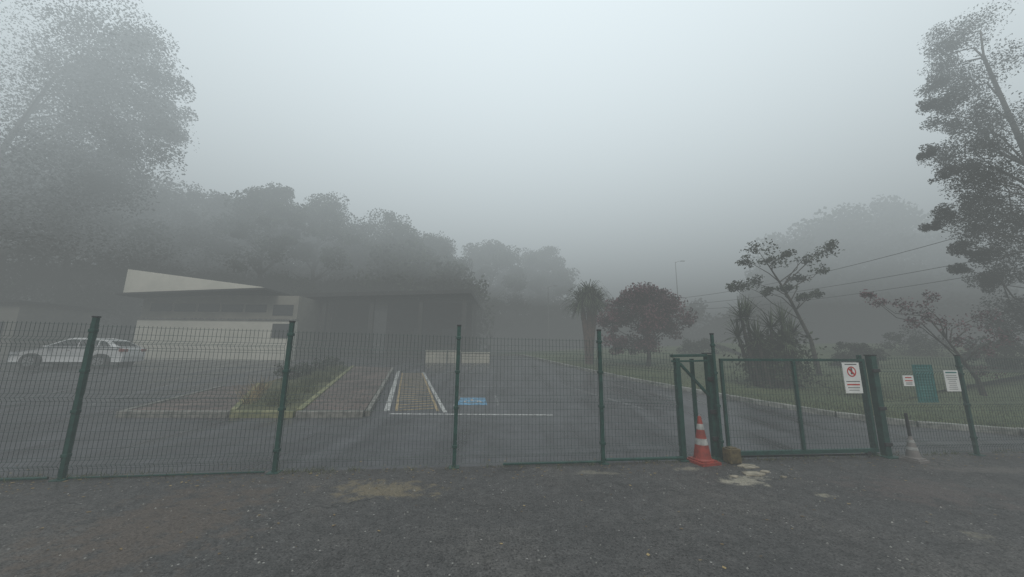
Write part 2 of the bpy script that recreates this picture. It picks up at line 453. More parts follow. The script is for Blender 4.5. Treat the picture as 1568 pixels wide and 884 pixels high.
def mark(mb, a, b, w, mi=0, o=.008):
    a, b = Vector(a), Vector(b); d = (b - a).normalized(); n = Vector((-d.y, d.x)) * w / 2
    mb.face([T3(v.x, v.y, o) for v in (a - n, b - n, b + n, a + n)], mi)
mb = MB()
mark(mb, (-3.0, 9.15), (1.05, 9.2), .09)
mark(mb, (-3.18, 9.45), (-5.6, 18.0), .14)
mark(mb, (-1.66, 9.35), (-4.3, 17.7), .10)
mark(mb, (-1.9, 13.4), (0.0, 13.5), .10, 1)
mark(mb, (-1.6, 11.6), (-1.55, 10.1), .08, 1)
mark(mb, (-0.5, 11.8), (-0.35, 10.2), .08, 1)
mark(mb, (-3.9, 17.2), (0.5, 17.5), .12, 1)
for q in range(1, 3): mark(mb, (1.2 + q * 2.4, 9.9 + q * .1), (-.2 + q * 2.1, 14.2), .08, 1)
for q in range(5): mark(mb, (-11 - q * 2.6, 9.3), (-12.6 - q * 2.6, 14.2), .10, 1)
mb.obj('bay_markings', [M_white, M_faint])
mb = MB()
L0, L1, R0, R1 = Vector((-2.93, 9.45)), Vector((-5.2, 17.3)), Vector((-1.88, 9.5)), Vector((-4.25, 17.3))
mark(mb, L0, L1, .07); mark(mb, R0, R1, .07)
nn = 24
for k in range(nn):
    t = (k + .2) / nn; t2 = min(1, t + .035)
    a = L0.lerp(L1, t); b = R0.lerp(R1, t2)
    d = (b - a).normalized() * .06
    mark(mb, a + d, b - d, .085)
mb.obj('hatched_walkway_marking', [M_yellow])
mb = MB()
bq = [(-1.5, 10.25), (-.66, 10.3), (-.8, 11.35), (-1.66, 11.3)]
mb.face([T3(x, y, .008) for x, y in bq], 0)
cx, cy = -1.15, 10.72
for k in range(10):
    a0, a1 = 2 * math.pi * k / 13 + 2.2, 2 * math.pi * (k + 1) / 13 + 2.2
    mark(mb, (cx + .2 * math.cos(a0), cy + .22 * math.sin(a0)), (cx + .2 * math.cos(a1), cy + .22 * math.sin(a1)), .05, 1, .012)
mark(mb, (cx - .02, cy + .42), (cx - .02, cy + .08), .07, 1, .0125)
mark(mb, (cx, cy + .1), (cx + .22, cy + .1), .06, 1, .013); mark(mb, (cx + .22, cy + .1), (cx + .32, cy - .18), .06, 1, .0135)
mb.obj('accessible_bay_marking', [M_blue, M_white])

P = []
for k in range(90):
    t = rng.uniform(0.02, 1); x = -5.9 - 2.9 * t + rng.normal(0, .25); y = 9.0 + 9.5 * t + rng.normal(0, .1)
    for _ in range(40): P.append((x + rng.normal(0, .12), y + rng.normal(0, .12), terr(y) + .1))
blades('planting_bed_grass', P, 0.22, 0.016, M_weed, .5)
P = []
for (x, y) in ((-7.1, 10.2), (-7.5, 10.8), (-7.9, 11.6), (-6.9, 9.7)):
    for _ in range(60): P.append((x + rng.normal(0, .08), y + rng.normal(0, .08), terr(y) + .1))
blades('dry_shrub', P, 0.42, 0.014, M_dry, .6)
cl = [(-8.6 - .1 * k, 14 + k * 1.1, terr(14 + k * 1.1) + .35, .5, .5, .3, 500) for k in range(5)]
make_tree('low_shrub', [(-8.6, 14, .3), (-8.6, 14.1, .5)], .03, cl, .06, [M_bark, M_leafd], subs=12)
mb = MB()
mb.box((-4.3, 22.6, terr(22.6) + .34), (2.1, .35, .72)); mb.box((-2.25, 22.75, terr(22.7) + .30), (1.75, .35, .62))
mb.box((-4.3, 22.6, terr(22.6) + .73), (2.2, .45, .06)); mb.box((-2.25, 22.75, terr(22.7) + .64), (1.85, .45, .06))
mb.obj('low_wall', [simple('weathered_wall', (.55, .52, .43), (.40, .38, .32), 1.2, .85)], bevel=.02)

# ------------------------------------------------------------------ fence
fence = empty('mesh_fence')
posts = [(-7.95, 4.35), (-5.47, 4.65), (-3.09, 4.98), (-.78, 5.27), (1.36, 5.52), (3.22, 5.71)]
ztop = [1.99, 1.98, 1.97, 1.96, 1.93, 1.90]
def post(name, p, h, w=.052, parent=fence, rot=.117):
    m = MB(); m.box((p[0], p[1], h / 2 - .05), (w, w, h + .1), rot)
    m.box((p[0], p[1], h + .011), (w + .01, w + .01, .022), rot, 1)
    for z in (.28, .8, 1.3, h - .17):
        if z < h - .05: m.box((p[0], p[1] - .002, z), (w + .018, w + .014, .04), rot, 0)
    m.box((p[0], p[1], .006), (w + .09, w + .09, .016), rot, 0)
    return m.obj(name, [M_green, M_dark], parent, bevel=.004)
def panel(name, a, b, zb, zt0, zt1, parent=fence, sp=.052, hs=.1, folds=True, r=.0026, inset=.05):
    a, b = Vector(a), Vector(b); d = (b - a); L = d.length; d.normalize(); nv = Vector((-d.y, d.x))
    a = a + d * inset; b = b - d * inset; L -= 2 * inset
    m = MB(); n = int(L / sp)
    H = zt0 - zb
    fz = [zb + .12, zb + H * .5, zt0 - .22] if folds else []
    zs = sorted(set([zb, zt0] + [z + o for z in fz for o in (-.05, 0, .05)]))
    def off(z):
        for f in fz:
            if abs(z - f) < .0501: return .035 * (1 - abs(z - f) / .05)
        return 0
    for i in range(n + 1):
        t = i / n; p = a.lerp(b, t); zt = zt0 + (zt1 - zt0) * t
        pts = []
        for z in zs:
            zz = zb + (z - zb) * (zt - zb) / (zt0 - zb)
            q = p + nv * (-off(z)); pts.append((q.x, q.y, zz))
        pts.append((p.x, p.y, zt + .02))
        m.tube(pts, r, 3)
    k = int(H / hs)
    hz = [zb + (H) * i / k for i in range(k + 1)] + [f + o for f in fz for o in (-.05, .05, 0)]
    for z in hz:
        q = nv * (-off(z) - .005)
        z1 = zb + (z - zb) * (zt1 - zb) / (zt0 - zb)
        sag = random.uniform(-.006, .006)
        mid = a.lerp(b, .5) + q
        m.tube([(a.x + q.x, a.y + q.y, z), (mid.x, mid.y, (z + z1) / 2 + sag), (b.x + q.x, b.y + q.y, z1)], r, 3)
    return m.obj(name, [M_wire], parent)
for i, p in enumerate(posts): post('post_%d' % (i + 1), p, ztop[i], .052 if i < 5 else .04)
for i in range(4):
    zz = [(1.91, 1.89), (1.87, 1.84), (1.83, 1.80), (1.79, 1.77)][i]
    panel('panel_%d' % (i + 1), posts[i], posts[i + 1], .05, zz[0], zz[1])
panel('panel_5', posts[4], (2.60, 5.68), .07, 1.68, 1.58)
m = MB(); m.tube([(1.4, 5.52, .05), (2.6, 5.66, .05)], .022, 6); m.tube([(-.1, 5.34, .03), (1.33, 5.5, .03)], .016, 6)
m.tube([(-7.9, 4.36, .02), (-5.6, 4.62, .03)], .015, 6); m.tube([(-5.4, 4.66, .02), (-3.2, 4.95, .02)], .01, 6)
m.obj('bottom_rail', [M_green], fence)
rp = [(6.02, 5.99), (7.66, 6.16), (9.45, 6.36), (11.3, 6.58), (13.3, 6.8)]
for i, p in enumerate(rp[1:]): post('side_post_%d' % (i + 1), p, 1.60, .048)
for i in range(4): panel('side_panel_%d' % (i + 1), rp[i], rp[i + 1], .06, 1.55, 1.55)

gf = empty('gate_frame')
m = MB(); r = .117
m.box((2.63, 5.72, .76), (.075, .075, 1.52), r); m.box((3.20, 5.84, .79), (.10, .10, 1.58), r)
m.box((3.02, 6.02, .76), (.05, .05, 1.5), r)
def beam(m, a, b, w, n=4, mi=0): m.tube([a, b], w * .7071, n, mi, cap=True, phase=math.pi / 4)
beam(m, (2.54, 5.70, 1.555), (3.15, 5.79, 1.57), .045)
beam(m, (2.54, 5.70, 1.47), (3.15, 5.79, 1.485), .03)
beam(m, (2.60, 5.86, 1.555), (3.15, 5.95, 1.565), .04)
beam(m, (2.57, 5.70, 1.55), (2.62, 5.88, 1.55), .04)
beam(m, (2.68, 5.73, 1.44), (3.15, 5.80, .93), .04)
m.box((3.20, 5.84, 1.60), (.13, .13, .02), r, 1)
m.box((2.63, 5.72, .012), (.2, .2, .02), r); m.box((3.20, 5.84, .012), (.22, .22, .02), r)
for z in (1.2, .7, .3): m.box((3.195, 5.78, z), (.13, .03, .06), r, 1)
m.obj('frame', [M_green, M_dark], gf, bevel=.004)

gate = empty('sliding_gate')
g0, g1 = Vector((3.36, 5.80)), Vector((5.90, 6.02))
m = MB()
def gp(t, z): q = g0.lerp(g1, t); return (q.x, q.y, z)
beam(m, gp(0, 1.50), gp(1, 1.515), .04); beam(m, gp(0, .085), gp(1, .10), .055)
for t in (0.008, .5, .992): beam(m, gp(t, .08), gp(t, 1.5), .042)
m.tube([gp(.05, .03), gp(.05, .09)], .04, 10, 1); m.tube([gp(.93, .03), gp(.93, .09)], .04, 10, 1)
m.obj('frame', [M_green, M_dark], gate)
panel('gate_mesh', (g0.x, g0.y), (g1.x, g1.y), .1, 1.49, 1.50, gate, folds=False, inset=.02)
m = MB(); m.box((6.03, 6.02, .79), (.10, .10, 1.6), r); m.box((5.91, 6.10, .80), (.05, .05, 1.6), r); m.box((6.03, 6.02, 1.6), (.12, .12, .02), r, 1)
for z in (1.35, .75, .2): m.box((6.03, 5.96, z), (.13, .03, .05), r, 1)
m.box((6.03, 6.02, .01), (.25, .25, .02), r)
m.obj('end_post', [M_green, M_dark], gate, bevel=.005)
m = MB(); beam(m, (3.3, 5.88, .012), (6.0, 6.12, .012), .03); m.obj('ground_rail', [M_dark], gate)

def sign(name, x, y, z, w, h, mat, kind):
    e = empty(name, (x, y, z)); e.rotation_euler = (0, 0, .1)
    m = MB(); m.box((0, 0, 0), (w, .006, h)); m.obj('board', [mat], e, bevel=.001)
    m = MB()
    f = lambda cx, cz, ww, hh, mi, o=-.0045: m.face([(cx - ww / 2, o, cz - hh / 2), (cx + ww / 2, o, cz - hh / 2), (cx + ww / 2, o, cz + hh / 2), (cx - ww / 2, o, cz + hh / 2)], mi)
    if kind == 'prohibit':
        R = w * .27; cz = h * .2
        for k in range(24):
            a0, a1 = 2 * math.pi * k / 24, 2 * math.pi * (k + 1) / 24
            m.face([(R * math.cos(a0), -.0045, cz + R * math.sin(a0)), (R * math.cos(a1), -.0045, cz + R * math.sin(a1)), (R * .76 * math.cos(a1), -.0045, cz + R * .76 * math.sin(a1)), (R * .76 * math.cos(a0), -.0045, cz + R * .76 * math.sin(a0))], 0)
        f(0, cz - .005, .035, .07, 1, -.005); f(0, cz + .045, .03, .025, 1, -.0052)
        q = R * .6; m.face([(-q - .01, -.0062, cz + q - .01), (-q + .01, -.0062, cz + q + .01), (q + .01, -.0062, cz - q + .01), (q - .01, -.0062, cz - q - .01)], 0)
        f(0, -h * .12, w * .8, .012, 1); f(0, -h * .22, w * .75, .022, 0); f(0, -h * .32, w * .7, .010, 1); f(0, -h * .4, w * .6, .008, 1)
        f(0, h * .44, w * .7, .014, 1)
    elif kind == 'text':
        z0 = h * .36
        f(0, h * .4, w * .8, .022, 2)
        while z0 - .04 > -h * .42:
            z0 -= .032; f(-w * .02 + random.uniform(-.01, .01), z0, w * random.uniform(.5, .8), .007, 1)
    elif kind == 'teal':
        z0 = h * .42
        while z0 > -h * .42:
            f(random.uniform(-.01, .01), z0, w * random.uniform(.5, .85), .012, 0); z0 -= .045
    elif kind == 'red':
        f(0, 0, w * .7, h * .09, 0); f(0, h * .3, w * .6, h * .1, 0); f(0, -h * .2, w * .6, .008, 1); f(0, -h * .32, w * .6, .008, 1)
    mats = {'teal': [simple('teal_print', (.12, .30, .28), None, 8, .6), M_ink, M_ink]}.get(kind, [M_red, M_ink, M_teal])
    m.obj('print', mats, e)
sign('prohibition_sign', 5.60, 5.945, 1.23, .31, .49, M_sign, 'prohibit')
sign('notice_sign', 6.56, 5.985, 1.19, .20, .17, M_sign, 'red')
sign('information_board', 6.98, 6.12, 1.14, .39, .62, M_teal, 'teal')
sign('notice_sign', 7.38, 6.065, 1.19, .27, .34, M_sign, 'text')

def ring_lathe(m, x, y, prof, n=20, tx=0, ty=0):
    b = len(m.v)
    for (r_, z, _) in prof:
        for k in range(n):
            a = 2 * math.pi * k / n; m.v.append((x + tx * z + r_ * math.cos(a), y + ty * z + r_ * math.sin(a), z))
    for i in range(len(prof) - 1):
        for k in range(n):
            k2 = (k + 1) % n
            m.f.append((b + i * n + k, b + i * n + k2, b + (i + 1) * n + k2, b + (i + 1) * n + k)); m.m.append(prof[i + 1][2])
def cone(name, x, y, H, W, mats, tx=0, pole=False):
    m = MB()
    m.box((x, y, .022), (W, W, .036), .3, 0); m.box((x, y, .05), (W * .8, W * .8, .02), .3, 0)
    r0, r1 = W * .36, .022
    prof = [(r0 + .015, .055, 0), (r0, .075, 0)]
    for t, mi in ((.32, 0), (.34, 1), (.47, 1), (.49, 0), (.68, 0), (.70, 1), (.82, 1), (.84, 0), (1, 0)):
        prof.append((r0 + (r1 - r0) * t + (.002 if mi else 0), .075 + (H - .075) * t, mi))
    prof.append((.012, H + .004, 0)); prof.append((.001, H + .004, 0))
    ring_lathe(m, x, y, prof, tx=tx)
    if pole:
        m.tube([(x + tx * H, y, H * .9), (x + tx * H * 1.1 - .005, y, H + .34)], [.022, .02], 8, 2, True)
    return m.obj(name, mats)
cone('traffic_cone', 2.86, 5.60, .66, .34, [M_orange, M_coneW])
cone('traffic_cone', 6.2, 5.78, .37, .24, [simple('faded_cone', (.22, .2, .19), None, 9, .7), M_coneW, M_dark], pole=True)
m = MB(); m.box((3.30, 5.60, .11), (.19, .15, .20), .2); m.box((3.295, 5.60, .218), (.13, .10, .016), .25)
m.obj('concrete_footing_block', [M_block], bevel=.015)
m = MB()
for (x, y, w) in ((3.42, 5.42, .3), (3.25, 5.1, .34), (3.5, 5.2, .14), (2.95, 5.0, .12), (3.6, 5.0, .1)):
    pp = [(x + w * .5 * random.uniform(.6, 1.15) * math.cos(a), y + w * .3 * random.uniform(.6, 1.15) * math.sin(a)) for a in np.linspace(0, 2 * math.pi, 12)[:-1]]
    m.prism(pp, lambda x, y: random.uniform(.014, .024), lambda x, y: 0)
m.obj('broken_concrete_slab', [simple('pale_stone', (.36, .32, .25), (.16, .14, .105), 12, .85, bmp=.4)], bevel=.006)

# ------------------------------------------------------------------ car
def car(name, x, y, yaw):
    e = empty(name, (x, y, terr(y))); e.rotation_euler = (0, 0, yaw)
    low = [(-2.15, .30), (-2.18, .50), (-2.12, .68), (-1.95, .80), (-1.1, .96), (-.95, 1.0), (1.55, 1.05), (1.95, 1.02), (2.1, .95), (2.14, .6), (2.1, .30)]
    m = MB(); n = len(low)
    ysec = [(-.78, .97), (-.865, 1.0), (.865, 1.0), (.78, .97)]
    b = len(m.v)
    for (yy, sc) in ysec:
        for px_, pz_ in low:
            taper = 1 - .10 * max(0, abs(px_) - 1.5) / .6
            m.v.append((px_ * (1 if sc == 1 else .985), yy * taper, pz_ if sc == 1 else (pz_ * .97 + .02)))
    for i in range(3):
        for k in range(n):
            k2 = (k + 1) % n
            m.f.append((b + i * n + k, b + i * n + k2, b + (i + 1) * n + k2, b + (i + 1) * n + k)); m.m.append(0)
    m.f.append(tuple(b + k for k in range(n))); m.m.append(0)
    m.f.append(tuple(b + 3 * n + k for k in range(n))[::-1]); m.m.append(0)
    base = [(-1.05, .985), (-.25, 1.38), (.0, 1.44), (.75, 1.46), (1.35, 1.36), (1.9, 1.04)]
    hw = [.76, .60, .58, .57, .60, .74]
    b = len(m.v)
    for s in (-1, 1):
        for (px_, pz_), w in zip(base, hw): m.v.append((px_, s * w, pz_))
        for (px_, pz_) in ((-1.05, .95), (1.9, .95)): m.v.append((px_, s * .78, pz_))
    for i in range(5): m.f.append((b + i, b + i + 1, b + 8 + i + 1, b + 8 + i)); m.m.append(0)
    m.f.append((b + 6, b, b + 1, b + 2, b + 3, b + 4, b + 5, b + 7)); m.m.append(0)
    m.f.append((b + 14, b + 15, b + 13, b + 12, b + 11, b + 10, b + 9, b + 8)); m.m.append(0)
    m.obj('body', [M_car], e, bevel=.02)
    m = MB()
    for s in (-1, 1):
        def g(px_, pz_):
            t = (pz_ - 1.0) / .44; return (px_, s * (.775 - .185 * t + .012), pz_)
        m.face([g(-.86, 1.03), g(.28, 1.04), g(.24, 1.38), (g(-.02, 1.385)), g(-.28, 1.33)])
        m.face([g(.34, 1.04), g(1.05, 1.05), g(1.0, 1.36), g(.30, 1.385)])
        m.face([g(1.12, 1.05), g(1.6, 1.07), g(1.3, 1.30), g(1.07, 1.35)])
    m.face([(-.99, -.68, 1.03), (-.99, .68, 1.03), (-.30, .55, 1.37), (-.30, -.55, 1.37)])
    m.face([(1.44, -.54, 1.33), (1.44, .54, 1.33), (1.86, .66, 1.075), (1.86, -.66, 1.075)])
    m.obj('windows', [M_glass], e)
    m = MB()
    for wx in (-1.32, 1.30):
        for s in (-1, 1):
            m.tube([(wx, s * .70, .33), (wx, s * .875, .33)], .37, 24, 2, True)
            m.tube([(wx, s * .66, .32), (wx, s * .885, .32)], .315, 24, 0, True)
            m.tube([(wx, s * .80, .32), (wx, s * .895, .32)], .22, 16, 1, True)
            for q in range(5):
                a = q * 1.2566; m.tube([(wx + .05 * math.cos(a), s * .9, .32 + .05 * math.sin(a)), (wx + .2 * math.cos(a), s * .9, .32 + .2 * math.sin(a))], .018, 4, 0)
    m.obj('wheels', [M_tyre, M_rim, M_dark], e)
    m = MB()
    for s in (-1, 1):
        m.box((-2.02, s * .62, .70), (.26, .30, .12), 0, 0); m.box((2.05, s * .62, .88), (.2, .3, .14), 0, 1)
        m.box((-.75, s * .93, 1.02), (.12, .16, .10), 0, 2)
        m.box((0, s * .862, .26), (1.75, .03, .1), 0, 3)
        for hx in (-.15, .85): m.box((hx + .2, s * .868, .86), (.14, .02, .025), 0, 3)
    m.box((-2.15, 0, .42), (.06, 1.1, .16), 0, 3)
    m.obj('fittings', [M_lampg, M_redl, M_car, M_dark], e, bevel=.01)
    return e
car('parked_car', -21.6, 18.1, .25)
car('parked_car', -13.2, 30.0, 1.35)

# ------------------------------------------------------------------ building
bd = empty('single_storey_building')
m = MB()
def wall(m, x0, x1, y, z0, z1, t=.25, mi=0): m.box(((x0 + x1) / 2, y, (z0 + z1) / 2), (x1 - x0, t, z1 - z0), 0, mi)
wall(m, -24.2, -14.0, 23.0, .6, 3.45, .30, 0)
wall(m, -24.2, -14.0, 23.12, 3.45, 5.05, .25, 1)
m.box((-24.1, 27, 2.8), (.25, 7.7, 4.5), 0, 1); m.box((-14.1, 27, 2.8), (.25, 7.7, 4.5), 0, 1)
wall(m, -24.2, -14.0, 30.9, .6, 5.0, .25, 1)
m.box((-19.1, 22.96, 3.46), (10.3, .42, .09), 0, 2)
m.obj('walls', [M_wall, M_wall2, M_conc], bd)
m = MB()
y0, y1 = 21.7, 21.9
A = [(-24.2, 4.95), (-15.6, 5.36), (-15.6, 5.40), (-24.2, 6.45)]
m.v += [(x, y0, z) for x, z in A] + [(x, y1, z) for x, z in A]
for q in ((0, 1, 2, 3), (7, 6, 5, 4), (0, 4, 5, 1), (1, 5, 6, 2), (2, 6, 7, 3), (3, 7, 4, 0)): m.f.append(q); m.m.append(0)
m.obj('parapet', [M_wall], bd)
m = MB()
def slab(m, x0, z0, x1, z1, ya, yb, t, mi=0):
    b = len(m.v)
    for yy in (ya, yb): m.v.extend([(x0, yy, z0), (x1, yy, z1), (x1, yy, z1 + t), (x0, yy, z0 + t)])
    for q in ((0, 1, 2, 3), (7, 6, 5, 4), (0, 4, 5, 1), (1, 5, 6, 2), (2, 6, 7, 3), (3, 7, 4, 0)): m.f.append(tuple(b + k for k in q)); m.m.append(mi)
slab(m, -24.6, 4.80, -15.4, 5.23, 21.6, 31.5, .11)
slab(m, -15.4, 5.18, -2.9, 5.62, 24.6, 35.0, .28)
slab(m, -24.2, 6.3, -16.0, 5.36, 21.92, 31.0, .08)
m.obj('roof', [M_roof], bd)
m = MB()
for k in range(5):
    x0 = -23.6 + k * 1.55
    wall(m, x0, x0 + 1.35, 22.985, 3.95, 4.45, .06, 0)
wall(m, -15.6, -14.3, 22.985, 3.75, 4.45, .06, 0)
wall(m, -15.4, -14.3, 22.835, 2.3, 3.2, .06, 0)
m.obj('windows', [M_glass], bd)
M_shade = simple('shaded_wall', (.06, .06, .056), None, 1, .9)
m = MB()
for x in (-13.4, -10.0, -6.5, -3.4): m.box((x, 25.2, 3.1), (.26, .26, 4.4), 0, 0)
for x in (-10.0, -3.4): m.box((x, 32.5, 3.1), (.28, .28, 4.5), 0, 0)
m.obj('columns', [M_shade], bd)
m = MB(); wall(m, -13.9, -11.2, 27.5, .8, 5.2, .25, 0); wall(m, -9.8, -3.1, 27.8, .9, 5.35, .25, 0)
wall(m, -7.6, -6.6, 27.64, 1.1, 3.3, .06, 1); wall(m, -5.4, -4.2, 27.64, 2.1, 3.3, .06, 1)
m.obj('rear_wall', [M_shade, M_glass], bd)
sh = empty('utility_shed')
m = MB(); m.box((-32.6, 23.5, 2.4), (5, 4, 3.6), 0, 0); m.obj('walls', [M_wall2], sh)
m = MB(); m.box((-32.6, 23.5, 4.27), (5.6, 4.6, .14), 0, 0); m.obj('roof', [M_roof], sh)
m = MB(); m.box((-31.2, 21.47, 2.0), (.9, .06, 2.1), 0, 0); m.box((-33.4, 21.47, 2.7), (1.3, .06, .8), 0, 0); m.obj('door_and_window', [M_glass], sh)

# ------------------------------------------------------------------ trees
def dome(cx, cy, zt, zb, hw, n, leaves, low=True, q0=.2, q1=.32):
    out = []
    for k in range(n):
        t = (k + .5) / n; a = k * 2.39996; r = hw * math.sqrt(t) * .85
        x = cx + r * math.cos(a); y = cy + r * .7 * math.sin(a)
        top = zt - (zt - zb) * .62 * (r / hw) ** 2.2
        z = top - hw * .2 + random.uniform(-.5, .3) * min(1, hw / 4)
        q = hw * random.uniform(q0, q1)
        out.append((x, y, z, q, q, q * .8, leaves))
        if low and k % 2 == 0:
            z2 = zb + (top - zb) * random.uniform(.1, .55)
            out.append((cx + r * 1.05 * math.cos(a + 1), cy + r * .7 * math.sin(a + 1), z2, q, q, q * .8, leaves * .7))
    return out
def px(x, Y): return (x - 784) * Y / 548
def pz(x, y, Y): return 1.6 + (538 + .0105 * (x - 784) - y) * Y / 548
specs = [
    (-30, 205, 8, 27), (75, 225, 7.5, 29), (185, 250, 6.5, 31), (290, 275, 5.5, 34), (385, 268, 4.6, 32), (470, 292, 5.0, 35), (585, 316, 5.8, 39),
    (655, 350, 4.8, 43), (750, 362, 6.2, 53), (830, 378, 6.0, 58)]
for (x, y, hw, Y) in specs:
    X = px(x, Y); Z = pz(x, y, Y)
    make_tree('broadleaf_tree', [(X, Y, 1.0), (X + .3, Y, Z * .3), (X - .2, Y, Z * .55), (X, Y, Z * .75)], .34,
              dome(X, Y, Z, Z * .18, hw, 20, 1150), .15 if Y < 45 else .22, [M_bark, M_leafd], puff=.38, subs=10, twigs=False, flat=.8)
cl = []
for (x, y, r_) in ((0, 30, 2.4), (60, 25, 2.2), (105, 55, 2.2), (150, 85, 1.6), (50, 110, 2.2), (190, 135, 1.2), (120, 145, 2.1), (10, 180, 2.3), (150, 195, 1.6), (80, 215, 2.2), (190, 170, .8),
                   (125, 20, 1.5), (-60, 90, 2.6), (10, 250, 2.4), (90, -20, 2.2), (20, -60, 2.5), (130, 235, 1.4), (60, 290, 2.4), (-60, 200, 2.8), (-20, 330, 2.6), (80, 330, 2.2), (-90, 0, 3), (105, 280, 1.6), (-40, 130, 2.5), (30, 70, 2.2), (85, 170, 2),
                   (30, 150, 2.2), (100, 100, 2.0), (60, 250, 2.2), (20, 300, 2.3), (160, 150, 1.5), (60, 60, 2)):
    Y = 23 + random.uniform(-1.5, 3); cl.append((px(x, Y), Y, pz(x, y, Y), r_ * 1.18, r_ * 1.1, r_ * .9, 2700))
make_tree('tall_tree', [(-39, 23, .5), (-38.6, 23, 6), (-37, 22.6, 11), (-35, 22.4, 16), (-33, 22.4, 21)], .34, cl, .105, [M_bark, M_leafg], puff=.34, subs=14, twigs=False, flat=.9, rbk=.18)
cl = []
for (x, y, r_) in ((1550, 40, .55), (1515, 78, .35), (1562, 105, .65), (1497, 118, .28), (1525, 150, .5), (1480, 205, .24), (1512, 208, .45), (1560, 200, .65), (1500, 248, .32),
                   (1548, 270, .6), (1490, 318, .32), (1525, 330, .55), (1560, 350, .65), (1462, 338, .24), (1505, 375, .28), (1560, 420, .55), (1530, 430, .38), (1600, 480, .8), (1600, 60, .9),
                   (1620, 160, 1.0), (1620, 280, 1.0), (1610, 380, .9), (1555, 0, .5), (1600, -40, .9), (1555, 500, .45), (1585, 330, .65), (1495, 408, .22), (1535, 112, .35), (1545, 235, .35), (1575, 240, .6), (1575, 150, .6), (1560, 300, .5), (1545, 385, .4)):
    Y = 13 + random.uniform(-.7, .9); cl.append((px(x + 6, Y), Y, pz(x, y, Y), r_ * 1.25, r_ * 1.1, r_ * .95, 3000 * r_ + 250))
make_tree('feathery_tree', [(22.2, 13.4, .2), (22.0, 13.3, 3), (21.4, 13.1, 6), (20.6, 13, 10), (19.8, 12.9, 14)], .2, cl, .042, [M_bark, M_leafg], puff=.34, subs=15, elong=1.9, droop=.5, flat=.9, rbk=.2)
cl = []
for (x, y, r_) in ((1180, 378, .38), (1160, 395, .25), (1255, 395, .3), (1285, 380, .3), (1298, 368, .18), (1200, 400, .3), (1150, 435, .28), (1240, 425, .25), (1170, 430, .25), (1225, 385, .22), (1275, 410, .22), (1215, 440, .2), (1260, 450, .18), (1135, 440, .18), (1190, 445, .2), (1235, 455, .2)):
    Y = 14 + random.uniform(-.8, .8); cl.append((px(x, Y), Y, pz(x, y, Y), r_ * 1.4, r_, r_ * .7, 200))
make_tree('spreading_tree', [(px(1252, 14), 14, .6), (px(1245, 14), 14, pz(1245, 520, 14)), (px(1222, 14), 14, pz(1222, 460, 14)), (px(1208, 14), 14, pz(1208, 430, 14)), (px(1195, 14), 14, pz(1195, 405, 14))], .08, cl, .058, [M_bark, M_leafd], puff=.42, subs=9, elong=1.8, flat=.8)
cl = []
for (x, y, r_) in ((1360, 462, .22), (1395, 470, .3), (1430, 480, .3), (1460, 495, .35), (1500, 500, .35), (1475, 525, .3), (1520, 480, .3), (1345, 450, .15), (1410, 495, .2), (1500, 540, .25), (1540, 520, .3), (1440, 455, .2), (1510, 570, .25)):
    Y = 10.8 + random.uniform(-.6, .6); cl.append((px(x, Y), Y, pz(x, y, Y), r_ * 1.3, r_, r_ * .75, 150))
make_tree('sparse_tree', [(px(1495, 10.8), 10.8, .3), (px(1490, 10.8), 10.8, .9), (px(1470, 10.8), 10.8, 1.6), (px(1455, 10.8), 10.8, 2.1)], .07, cl, .042, [M_bark, M_leafr], puff=.36, subs=10, flat=.8)
X, Y = px(992, 19), 19
make_tree('purple_leaf_tree', [(X, Y, .6), (X + .1, Y, 1.6), (X, Y, 2.4), (X - .1, Y, 3.4)], .13, dome(X, Y, 5.2, 1.6, 2.25, 18, 800, q0=.24, q1=.36), .085, [M_bark, M_leafr], puff=.36, subs=9, flat=.8)
def rosette(V, tone, c, n, L, w, droop, up=(-.2, 1)):
    for k in range(n):
        a = random.uniform(0, 2 * math.pi); el = random.uniform(*up); d = Vector((math.cos(a) * math.cos(el), math.sin(a) * math.cos(el), math.sin(el)))
        side = d.cross(Vector((0, 0, 1))).normalized(); l = L * random.uniform(.75, 1.1); p0 = Vector(c); w0 = w
        t = random.uniform(.1, 1)
        for sgm in range(4):
            dd = (d + Vector((0, 0, -droop * sgm * sgm / 6))).normalized(); p1 = p0 + dd * l / 4
            w1 = w * (1 - (sgm + 1) / 4.0) + .002
            V.extend([p0 - side * w0, p0 + side * w0, p1 + side * w1, p1 - side * w1]); tone.append(t)
            p0, w0 = p1, w1
def rosette_plant(name, stems, n, L, w, droop, mat, r_=.1, up=(-.2, 1.4), extra=None):
    mb = MB(); V = []; tone = []
    for st in stems:
        mb.tube(st, [r_ * (1 - .4 * i / (len(st) - 1)) for i in range(len(st))], 8)
        rosette(V, tone, st[-1], n, L, w, droop, up)
    V = np.array([tuple(v) for v in V])
    LF = np.arange(len(V)).reshape(-1, 4)
    if extra is not None:
        LV, LF2 = leaf_quads(extra, .07, 2.2); LF = np.concatenate([LF, LF2 + len(V)]); V = np.concatenate([V, LV])
        tone = list(tone) + list(rng.uniform(0, .6, len(LF2)))
    TV = np.array(mb.v); TF = np.array(mb.f)
    return quads_obj(name, np.concatenate([TV, V]), np.concatenate([TF, LF + len(TV)]), np.concatenate([np.zeros(len(TF)), np.ones(len(LF))]), np.concatenate([np.zeros(len(TF)), tone]), [M_bark, mat])
X, Y = px(905, 21), 21
M_trunkr = simple('reddish_trunk', (.13, .075, .055), (.07, .045, .035), 6, .9)
o = rosette_plant('palm_tree', [[(X - .1, Y, .6), (X, Y, 2.6), (X, Y, 4.8)], [(X - .1, Y, .6), (X + .1, Y, 2.4), (X + .45, Y + .2, 4.4)], [(X - .1, Y, .6), (X - .2, Y, 2.4), (X - .4, Y + .2, 4.5)]], 260, 1.55, .05, .9, M_leafs, .22, up=(-.5, 1.3))
o.data.materials[0] = M_trunkr
